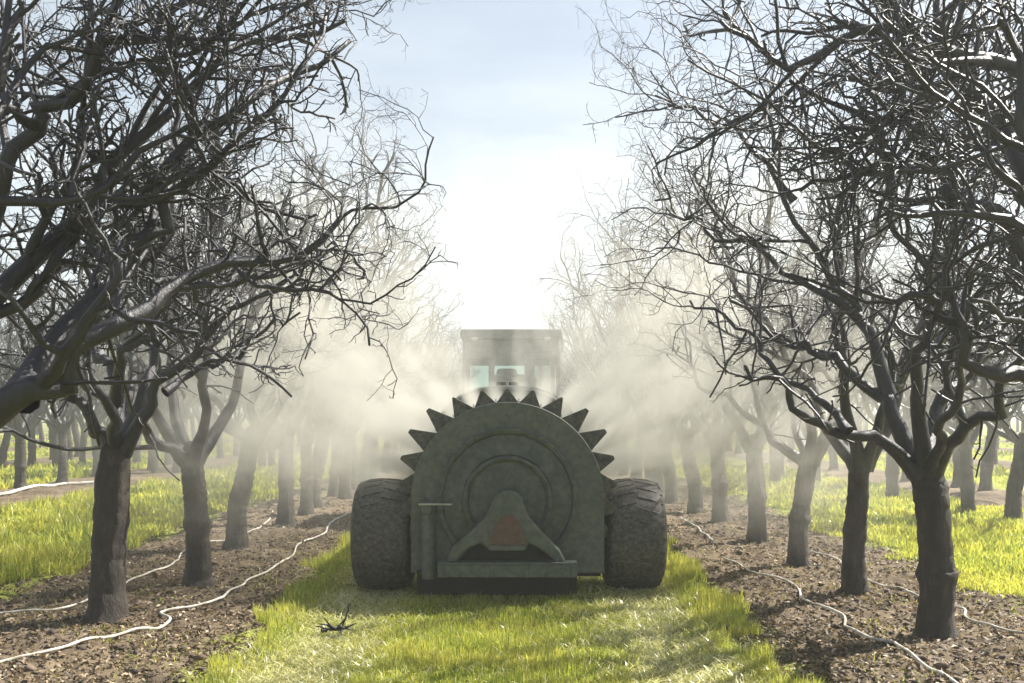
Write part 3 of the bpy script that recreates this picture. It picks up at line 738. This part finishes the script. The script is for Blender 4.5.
# hitch guard at the back: an arch with two splayed legs, faded red plate, cross beam
u = lambda a, b: L(410 + a / 5.39, 480 + b / 5.39)
outline = [u(*p) for p in [(440, 120), (450, 85), (475, 58), (505, 45), (545, 43), (580, 55), (600, 80), (615, 120), (640, 180), (720, 270), (800, 350), (835, 418),
                           (775, 418), (740, 375), (690, 345), (640, 318), (620, 356), (430, 356), (392, 318), (335, 338), (285, 380), (258, 418), (205, 418), (240, 340), (330, 258), (412, 180)]]
mb = MB(); mb.prism(outline, y0 - .26, y0 - .16); mb.build('guard_frame', M_green2, S, True, .018)
mb = MB(); mb.prism([u(*p) for p in [(270, 412), (392, 322), (430, 300), (620, 300), (640, 322), (770, 412)]], y0 - .15, y0 - .11); mb.build('recess_shade_panel', M_black, S)  # black panel painting the deep shade of the opening between the legs
mb = MB(); mb.prism([u(*p) for p in [(40, 480), (900, 480), (900, 610), (40, 610)]], y0 - .03, y0 - .006); mb.build('under_beam_shade', M_black, S)  # added black sheet standing in for the shadow under the rear beam
mb = MB(); mb.box((.0, y0 - .12, CZ - .10), (.24, .12, .26)); mb.build('gearbox', M_green, S, False, .03)
red = [u(*p) for p in [(505, 165), (560, 165), (600, 230), (634, 322), (428, 322), (462, 230)]]
mb = MB(); mb.prism(red, y0 - .272, y0 - .264); mb.build('warning_plate', M_red, S, False, .002)
rim_ = [u(*p) for p in [(428, 326), (624, 326), (618, 350), (434, 350)]]
mb = MB(); mb.prism(rim_, y0 - .278, y0 - .266); mb.build('plate_lip', M_green2, S)
xa, za = u(165, 412); xb, zb = u(890, 490)
mb = MB(); mb.box(((xa + xb) / 2, y0 - .23, za - .008), (xb - xa, .14, .016)); mb.box(((xa + xb) / 2, y0 - .295, (za + zb) / 2 - .008), (xb - xa, .014, za - zb - .02))
for t_ in (.04, .36, .64, .78, .97): mb.box((xa + (xb - xa) * t_, y0 - .307, (za + zb) / 2 - .01), (.03 if t_ not in (.78,) else .012, .01, (za - zb) * .8))
mb.build('rear_beam', M_green2, S, False, .004)
mb = MB()
for q in (-1, 1): mb.box((q * .40, y0 + .3, zb + .04), (.09, 1.15, .09))
mb.box((0, 1.3, .40), (.09, 3.2, .1)); mb.box((0, 0.0, .44), (1.75, .12, .12)); mb.build('chassis', M_dark, S, False, .01)
mb = MB(); mb.box((.60, y0 + .45, .22), (.34, .12, .24)); mb.build('side_box', M_black, S, False, .01)
# valve post and pipe on the left
vx, vz = L(428, 505)
mb = MB(); mb.tube([(vx, y0 - .06, vz - .03), (vx + .01, y0 - .07, .4), (vx + .02, y0 - .06, .16)], [.05, .055, .06], 14); mb.build('drain_pipe', M_green2, S, True)
mb = MB(); mb.lathe([(.0005, -.06), (.04, -.05), (.062, -.01), (.062, .03), (.03, .05)], (vx, y0 - .07, vz - .02), n=20); mb.build('valve', M_green2, S, True)
mb = MB(); mb.tube([(vx - .06, y0 - .13, vz + .02), (vx + .05, y0 - .14, vz + .022), (vx + .2, y0 - .14, vz + .02)], .008, 8); mb.build('valve_handle', M_steel, S, True)
mb = MB(); mb.box((-.62, y0 - .02, .42), (.12, .06, .5)); mb.build('side_brace', M_dark, S, False, .01)
# tank
mb = MB(); tz = 1.02; prof = [(.70, .66)]
ell = [(.70 * math.cos(a) * (abs(math.cos(a)) ** -.25 if abs(math.cos(a)) > 1e-3 else 1), tz + .66 * math.sin(a)) for a in np.linspace(0, 2 * math.pi, 48, endpoint=False)]
mb.prism(ell, .45, 3.1); mb.build('tank', M_green2, S, True, .03)
ell2 = [(p[0] * 1.015, tz + (p[1] - tz) * 1.015) for p in ell]
for q in (.47, 1.7):
    mb = MB(); mb.prism(ell2, q, q + .06); mb.build('tank_band', M_steel, S, True)
mb = MB(); mb.lathe([(.0005, .05), (.10, .04), (.11, .0), (.11, -.05)], (0, 0, 0), 'y', 20)
mb.v = [(a + .0, 1.2 + c, 1.70 + b) for a, b, c in mb.v]; mb.build('tank_lid', M_dark, S, True)
mb = MB(); mb.tube([(0, .52, 1.67), (.0, .52, 1.74)], .012, 8); mb.lathe([(.0005, -.015), (.022, -.012), (.022, .012), (.0005, .015)], (0, .52, 1.755), n=14); mb.build('air_vent', M_steel, S, True)
mb = MB(); mb.box((0, 3.6, .42), (.14, 1.1, .12)); mb.build('drawbar', M_dark, S, False, .01)
# sprayer wheels
def wheel(name, cx, cy, Rw, wd, parent, lugs=26, z=None):
    Wr = empty(name, (cx, cy, Rw - .015), parent); h = wd / 2
    mb = MB(); mb.lathe([(Rw * .60, -h * .62), (Rw * .62, -h * .82), (Rw * .72, -h * .99), (Rw * .82, -h), (Rw * .90, -h * .93), (Rw * .96, -h * .78), (Rw * .99, -h * .45), (Rw * 1.005, 0),
                         (Rw * .99, h * .45), (Rw * .96, h * .78), (Rw * .90, h * .93), (Rw * .82, h), (Rw * .72, h * .99), (Rw * .62, h * .82), (Rw * .60, h * .62)], (0, 0, 0), 'x', 72)
    ty = mb.build('tyre', M_tyre, Wr, True)
    mb = MB()
    for k in range(lugs):
        a = 2 * math.pi * k / lugs
        for sgn in (-1, 1):
            aa = a + (math.pi / lugs if sgn > 0 else 0); vsl = []
            for (hx, da, rr_) in ((.04, .0, 1.0), (.5, .06, .985), (.9, .12, .92)):
                for e in (-.035, .035):
                    for lift in (-.02, .018):
                        vsl.append((sgn * h * hx, (rr_ + lift) * Rw * math.cos(aa + da + e), (rr_ + lift) * Rw * math.sin(aa + da + e)))
            fs = []
            for j in range(2):
                b = j * 4; fs += [(b, b + 4, b + 5, b + 1), (b + 2, b + 3, b + 7, b + 6), (b + 1, b + 5, b + 7, b + 3), (b, b + 2, b + 6, b + 4)]
            fs += [(0, 1, 3, 2), (8, 10, 11, 9)]; mb.add(vsl, fs)
    mb.build('tread', M_tyre, ty, False)
    mb = MB(); mb.lathe([(Rw * .61, -h * .62), (Rw * .55, -h * .6), (Rw * .5, -h * .2), (Rw * .2, -h * .25), (Rw * .19, -h * .5), (.0005, -h * .5)], (0, 0, 0), 'x', 40)
    mb.lathe([(Rw * .61, h * .62), (Rw * .55, h * .6), (Rw * .5, h * .2), (Rw * .2, h * .25), (Rw * .19, h * .5), (.0005, h * .5)], (0, 0, 0), 'x', 40)
    mb.build('rim', M_green2, Wr, True)
    return Wr
RW = .455; WY = .02
wheel('wheel', 1.035, WY, RW, .47, S); wheel('wheel', -1.015, WY, RW, .47, S)

# ------------------------------------------------------------------ tractor
TR = empty('tractor', (0.085, 13.6, 0)); tag(TR, 'dusty green tractor with a square glazed cab towing the sprayer', 'tractor')
k14 = .0138
def zc(py): return CAM_H - (py - 412) * k14
hw_ = .68; yr = .2; yf = 1.65; zt = zc(329); zb_ = 1.25
mb = MB(); mb.box((0, (yr + yf) / 2, zt - .07), (2 * hw_ + .04, yf - yr + .22, .14)); mb.box((0, (yr + yf) / 2, zt - .2), (2 * hw_ - .10, yf - yr, .13)); mb.build('cab_roof', M_green2, TR, False, .035)
for sx_, yy in ((-1, yr), (1, yr), (-1, yf), (1, yf)):
    mb = MB(); mb.tube([(sx_ * (hw_ - .035), yy, zb_), (sx_ * (hw_ - .03), yy, 2.0), (sx_ * (hw_ - .05), yy, zt - .13)], .034, 10); mb.build('cab_post', M_dark, TR, True)
mb = MB(); mb.box((0, yr, zc(346)), (2 * hw_ - .12, .06, .16)); mb.box((-.42, yr + .04, zc(352)), (.32, .08, .2)); mb.box((.36, yr + .04, zc(352)), (.34, .08, .2)); mb.build('rear_header', M_green2, TR, False, .01)
mb = MB(); mb.box((0, yf, zc(351)), (2 * hw_ - .12, .05, .26)); mb.box((0, yf, zb_ + .13), (2 * hw_ - .12, .05, .42)); mb.box((-.29, yf, 1.9), (.09, .05, .9)); mb.box((.29, yf, 1.9), (.16, .05, .9)); mb.box((0, yf, 1.72), (.6, .06, .62)); mb.build('front_wall', M_dark, TR, False, .01)
mb = MB(); mb.box((0, yr, zb_ + .06), (2 * hw_ - .1, .06, .16)); mb.box((0, (yr + yf) / 2, zb_ - .12), (1.3, 1.6, .1)); mb.build('cab_floor', M_dark, TR, False, .01)
mb = MB(); mb.box((0, yr + .005, (zb_ + zt) / 2 - .06), (2 * hw_ - .16, .008, zt - zb_ - .45)); mb.build('rear_window', M_glass, TR)
mb = MB(); mb.box((0, yf + .035, 1.95), (2 * hw_ - .16, .008, .55)); mb.build('windscreen', M_glass, TR)
for q in (-1, 1):
    mb = MB(); mb.box((q * (hw_ - .03), (yr + yf) / 2, 1.85), (.008, yf - yr - .1, .9)); mb.build('side_window', M_glass, TR)
mb = MB(); mb.box((0.0, .75, 1.66), (.62, .14, .64)); mb.box((0, .95, 1.36), (.5, .5, .12)); mb.box((-.06, .75, 2.0), (.30, .10, .16)); mb.build('seat', M_seat, TR, True, .05)
mb = MB(); mb.tube([(.34, .6, 1.3), (.33, .62, 1.75), (.36, .63, 1.93)], .03, 8); mb.tube([(-.33, .6, 1.3), (-.34, .62, 1.8)], .035, 8)
mb.tube([(.2 * math.cos(a), 1.28 + .1 * math.sin(a), 1.72 + .17 * math.sin(a)) for a in np.linspace(0, 2 * math.pi, 20)], .014, 6, False); mb.build('controls', M_dark, TR, True)
mb = MB(); mb.box((0, 2.7, 1.1), (.75, 2.0, .6)); mb.build('hood', M_green, TR, False, .08)
mb = MB(); mb.box((0, 1.4, .7), (.5, 3.4, .4)); mb.build('chassis', M_dark, TR, False, .03)
mb = MB(); mb.tube([(hw_ - .2, 2.2, 1.35), (hw_ - .2, 2.2, 2.3)], .035, 12); mb.build('exhaust', M_dark, TR, True)
for q in (-1, 1):
    wheel('rear_wheel', q * .78, .25, .70, .38, TR, 22); wheel('front_wheel', q * .66, 3.2, .42, .28, TR, 20)
    mb = MB(); pts_ = [(q * .78, .25 + .76 * math.cos(a), .70 + .76 * math.sin(a)) for a in np.linspace(R(20), R(160), 12)]
    vsl = []; 
    for p in pts_: vsl += [(p[0] - .2, p[1], p[2]), (p[0] + .2, p[1], p[2])]
    mb.add(vsl, [(2 * i, 2 * i + 1, 2 * i + 3, 2 * i + 2) for i in range(11)]); f = mb.build('fender', M_green, TR, True)
    sm = f.modifiers.new('thick', 'SOLIDIFY'); sm.thickness = .02
# work lamp and mirror on the cab
mb = MB(); mb.tube([(hw_ + .02, yr - .04, zc(330) - .1), (hw_ + .03, yr - .04, zc(352))], .018, 8); mb.build('grab_rail', M_steel, TR, True)
for q in (-1, 1):
    mb = MB(); mb.lathe([(.0005, -.05), (.055, -.045), (.06, 0), (.03, .03)], (q * .5, yr - .06, zt - .1), n=18); mb.build('work_lamp', M_steel, TR, True)

# ------------------------------------------------------------------ spray mist
def mist():
    m, n, o = new_mat('spray mist')
    tc = N(n, 'ShaderNodeTexCoord'); sx = N(n, 'ShaderNodeSeparateXYZ'); n.links.new(tc.outputs['Object'], sx.inputs[0])
    dx = math_(n, 'ABSOLUTE', math_(n, 'SUBTRACT', sx.outputs[0], .02)); dz = math_(n, 'SUBTRACT', sx.outputs[2], CZ)
    r2_ = math_(n, 'ADD', math_(n, 'MULTIPLY', dx, dx), math_(n, 'MULTIPLY', dz, dz)); rr = math_(n, 'SQRT', r2_)
    ang = math_(n, 'ARCTAN2', dx, dz)                              # 0 = straight up, pi/2 = level
    # jets: one per notch, spreading and merging outwards
    jet = math_(n, 'COSINE', math_(n, 'MULTIPLY', math_(n, 'SUBTRACT', ang, R(6.8)), 2 * math.pi / R(13.6)))
    jet = math_(n, 'MULTIPLY_ADD', jet, .5, .5); 
    merge = math_(n, 'MULTIPLY', math_(n, 'SUBTRACT', rr, RH), 2.0, clamp=True)
    jetm = math_(n, 'ADD', math_(n, 'MULTIPLY', jet, math_(n, 'SUBTRACT', 1.0, merge)), math_(n, 'MULTIPLY', merge, .55))
    # angular reach
    cr = ramp(n, [(0, (.13,) * 3), (.12, (.16,) * 3), (.22, (.45,) * 3), (.36, (1,) * 3), (.50, (1,) * 3), (.58, (.38,) * 3), (.70, (.06,) * 3), (.78, (0,) * 3)])
    n.links.new(math_(n, 'DIVIDE', ang, math.pi * .9), cr.inputs[0])
    fall = math_(n, 'POWER', 2.718, math_(n, 'MULTIPLY', math_(n, 'SUBTRACT', rr, RH), -.42))
    # radial streaks + billows
    cv = N(n, 'ShaderNodeCombineXYZ')
    sgn = math_(n, 'SIGN', sx.outputs[0])
    n.links.new(math_(n, 'MULTIPLY_ADD', math_(n, 'MULTIPLY', ang, sgn), 5.5, 41.3), cv.inputs[0]); n.links.new(math_(n, 'MULTIPLY', rr, .45), cv.inputs[1]); n.links.new(math_(n, 'MULTIPLY', sx.outputs[1], .8), cv.inputs[2])
    st = noise(n, cv.outputs[0], 1.0, 3, .6); rs_ = ramp(n, [(.36, (.22,) * 3), (.62, (1,) * 3)]); n.links.new(st.outputs[0], rs_.inputs[0])
    bl = noise(n, tc.outputs['Object'], 2.3, 7, .72); rb_ = ramp(n, [(.42, (.02,) * 3), (.52, (.35,) * 3), (.64, (1.0,) * 3)]); n.links.new(bl.outputs[0], rb_.inputs[0])
    # soft ends front and back, and at the outer edge
    yfront = math_(n, 'MAXIMUM', math_(n, 'MULTIPLY_ADD', math_(n, 'SUBTRACT', rr, 1.2), -.55, 8.0), 7.3)
    yb = math_(n, 'MULTIPLY', math_(n, 'MULTIPLY', math_(n, 'SUBTRACT', sx.outputs[1], yfront), 1.3, clamp=True), math_(n, 'MULTIPLY', math_(n, 'SUBTRACT', 14.5, sx.outputs[1]), .22, clamp=True))
    outr = math_(n, 'MULTIPLY', math_(n, 'SUBTRACT', 4.6, rr), .45, clamp=True)
    d = math_(n, 'MULTIPLY', jetm, cr.outputs[0])
    low = math_(n, 'MULTIPLY', math_(n, 'SUBTRACT', sx.outputs[2], math_(n, 'MULTIPLY_ADD', bl.outputs[0], .9, -.1)), 1.1, clamp=True)
    low = math_(n, 'MULTIPLY', math_(n, 'MULTIPLY_ADD', low, .7, .3), math_(n, 'MULTIPLY', sx.outputs[2], 2.2, clamp=True))
    for q in (fall, rs_.outputs[0], rb_.outputs[0], yb, outr, low): d = math_(n, 'MULTIPLY', d, q)
    near = math_(n, 'MULTIPLY', math_(n, 'SUBTRACT', math_(n, 'MULTIPLY_ADD', math_(n, 'MINIMUM', ang, 1.0), .42, RH + .15), rr), 3.0, clamp=True)     # dense at the nozzles
    nearj = math_(n, 'MULTIPLY', math_(n, 'MULTIPLY', near, jet), math_(n, 'MULTIPLY', math_(n, 'SUBTRACT', 8.75, sx.outputs[1]), 4.0, clamp=True))
    nearj = math_(n, 'MULTIPLY', nearj, math_(n, 'MULTIPLY', math_(n, 'SUBTRACT', 1.75, ang), 3, clamp=True))
    nearj = math_(n, 'MULTIPLY', nearj, math_(n, 'MULTIPLY', math_(n, 'SUBTRACT', sx.outputs[1], 8.02), 8.0, clamp=True))
    d = math_(n, 'ADD', math_(n, 'MULTIPLY', d, MIST), math_(n, 'MULTIPLY', nearj, JET))
    v = N(n, 'ShaderNodeVolumePrincipled'); v.inputs['Color'].default_value = (.77, .76, .69, 1); v.inputs['Anisotropy'].default_value = .3
    n.links.new(d, v.inputs['Density']); n.links.new(v.outputs[0], o.inputs['Volume'])
    m.cycles.volume_step_rate = .5
    # billowing fan-shaped body
    na = 84; a = np.linspace(R(-122), R(122), na); ro = np.interp(np.abs(np.degrees(a)), [0, 12, 24, 40, 60, 80, 100, 122], [3.2, 3.3, 3.9, 4.5, 4.6, 4.6, 4.6, 4.4])
    ysl = [7.32, 7.7, 8.02, 8.35, 9.2, 10.2, 12.0, 14.4]; sc = [.85, .93, .96, .98, 1, 1, .95, .8]; ri = [2.45, 1.75, 0, 0, 0, 0, 0, 0]; VV = []
    for j, (yy, s_, q_) in enumerate(zip(ysl, sc, ri)):
        lump = 1 + (vnoise(a * 5 + 9, np.full(na, yy * 1.3), 5) - .5) * .16
        rin = np.minimum(np.full(na, max(RH + .008, q_)), ro * .9); rout = rin + (ro * lump - rin) * s_
        for rr_ in (rin, rout): VV.append(np.stack([.02 + rr_ * np.sin(a), np.full(na, yy), np.maximum(CZ + rr_ * np.cos(a), .03)], -1))
    V = np.concatenate(VV); F = []
    idx = lambda j, s_, k: (j * 2 + s_) * na + k
    nj = len(ysl)
    for j in range(nj - 1):
        for k in range(na - 1):
            F.append((idx(j, 1, k), idx(j, 1, k + 1), idx(j + 1, 1, k + 1), idx(j + 1, 1, k))); F.append((idx(j, 0, k + 1), idx(j, 0, k), idx(j + 1, 0, k), idx(j + 1, 0, k + 1)))
        for k in (0, na - 1): F.append((idx(j, 0, k), idx(j, 1, k), idx(j + 1, 1, k), idx(j + 1, 0, k)))
    for k in range(na - 1):
        F.append((idx(0, 0, k), idx(0, 0, k + 1), idx(0, 1, k + 1), idx(0, 1, k))); F.append((idx(nj - 1, 0, k + 1), idx(nj - 1, 0, k), idx(nj - 1, 1, k), idx(nj - 1, 1, k + 1)))
    mb = MB(); mb.add(V.tolist(), F); ob = mb.build('spray_mist', m)
    tag(ob, 'pale sunlit spray mist fanning out from the sprayer on both sides', 'mist', kind='stuff')
MIST = 8.5; JET = 5.5
mist()

# ------------------------------------------------------------------ air
m, n, o = new_mat('orchard air')
v = N(n, 'ShaderNodeVolumePrincipled'); v.inputs['Color'].default_value = (.93, .96, .97, 1); v.inputs['Density'].default_value = .0032; v.inputs['Anisotropy'].default_value = .35
n.links.new(v.outputs[0], o.inputs['Volume'])
mb = MB(); mb.box((0, 200, 2.45), (860, 450, 7.0)); hz = mb.build('haze', m); tag(hz, 'thin pale damp haze hanging in the orchard air', 'haze', kind='stuff')
print('objects', len(bpy.data.objects), 'polys', sum(len(o.data.polygons) for o in bpy.data.objects if o.type == 'MESH'))
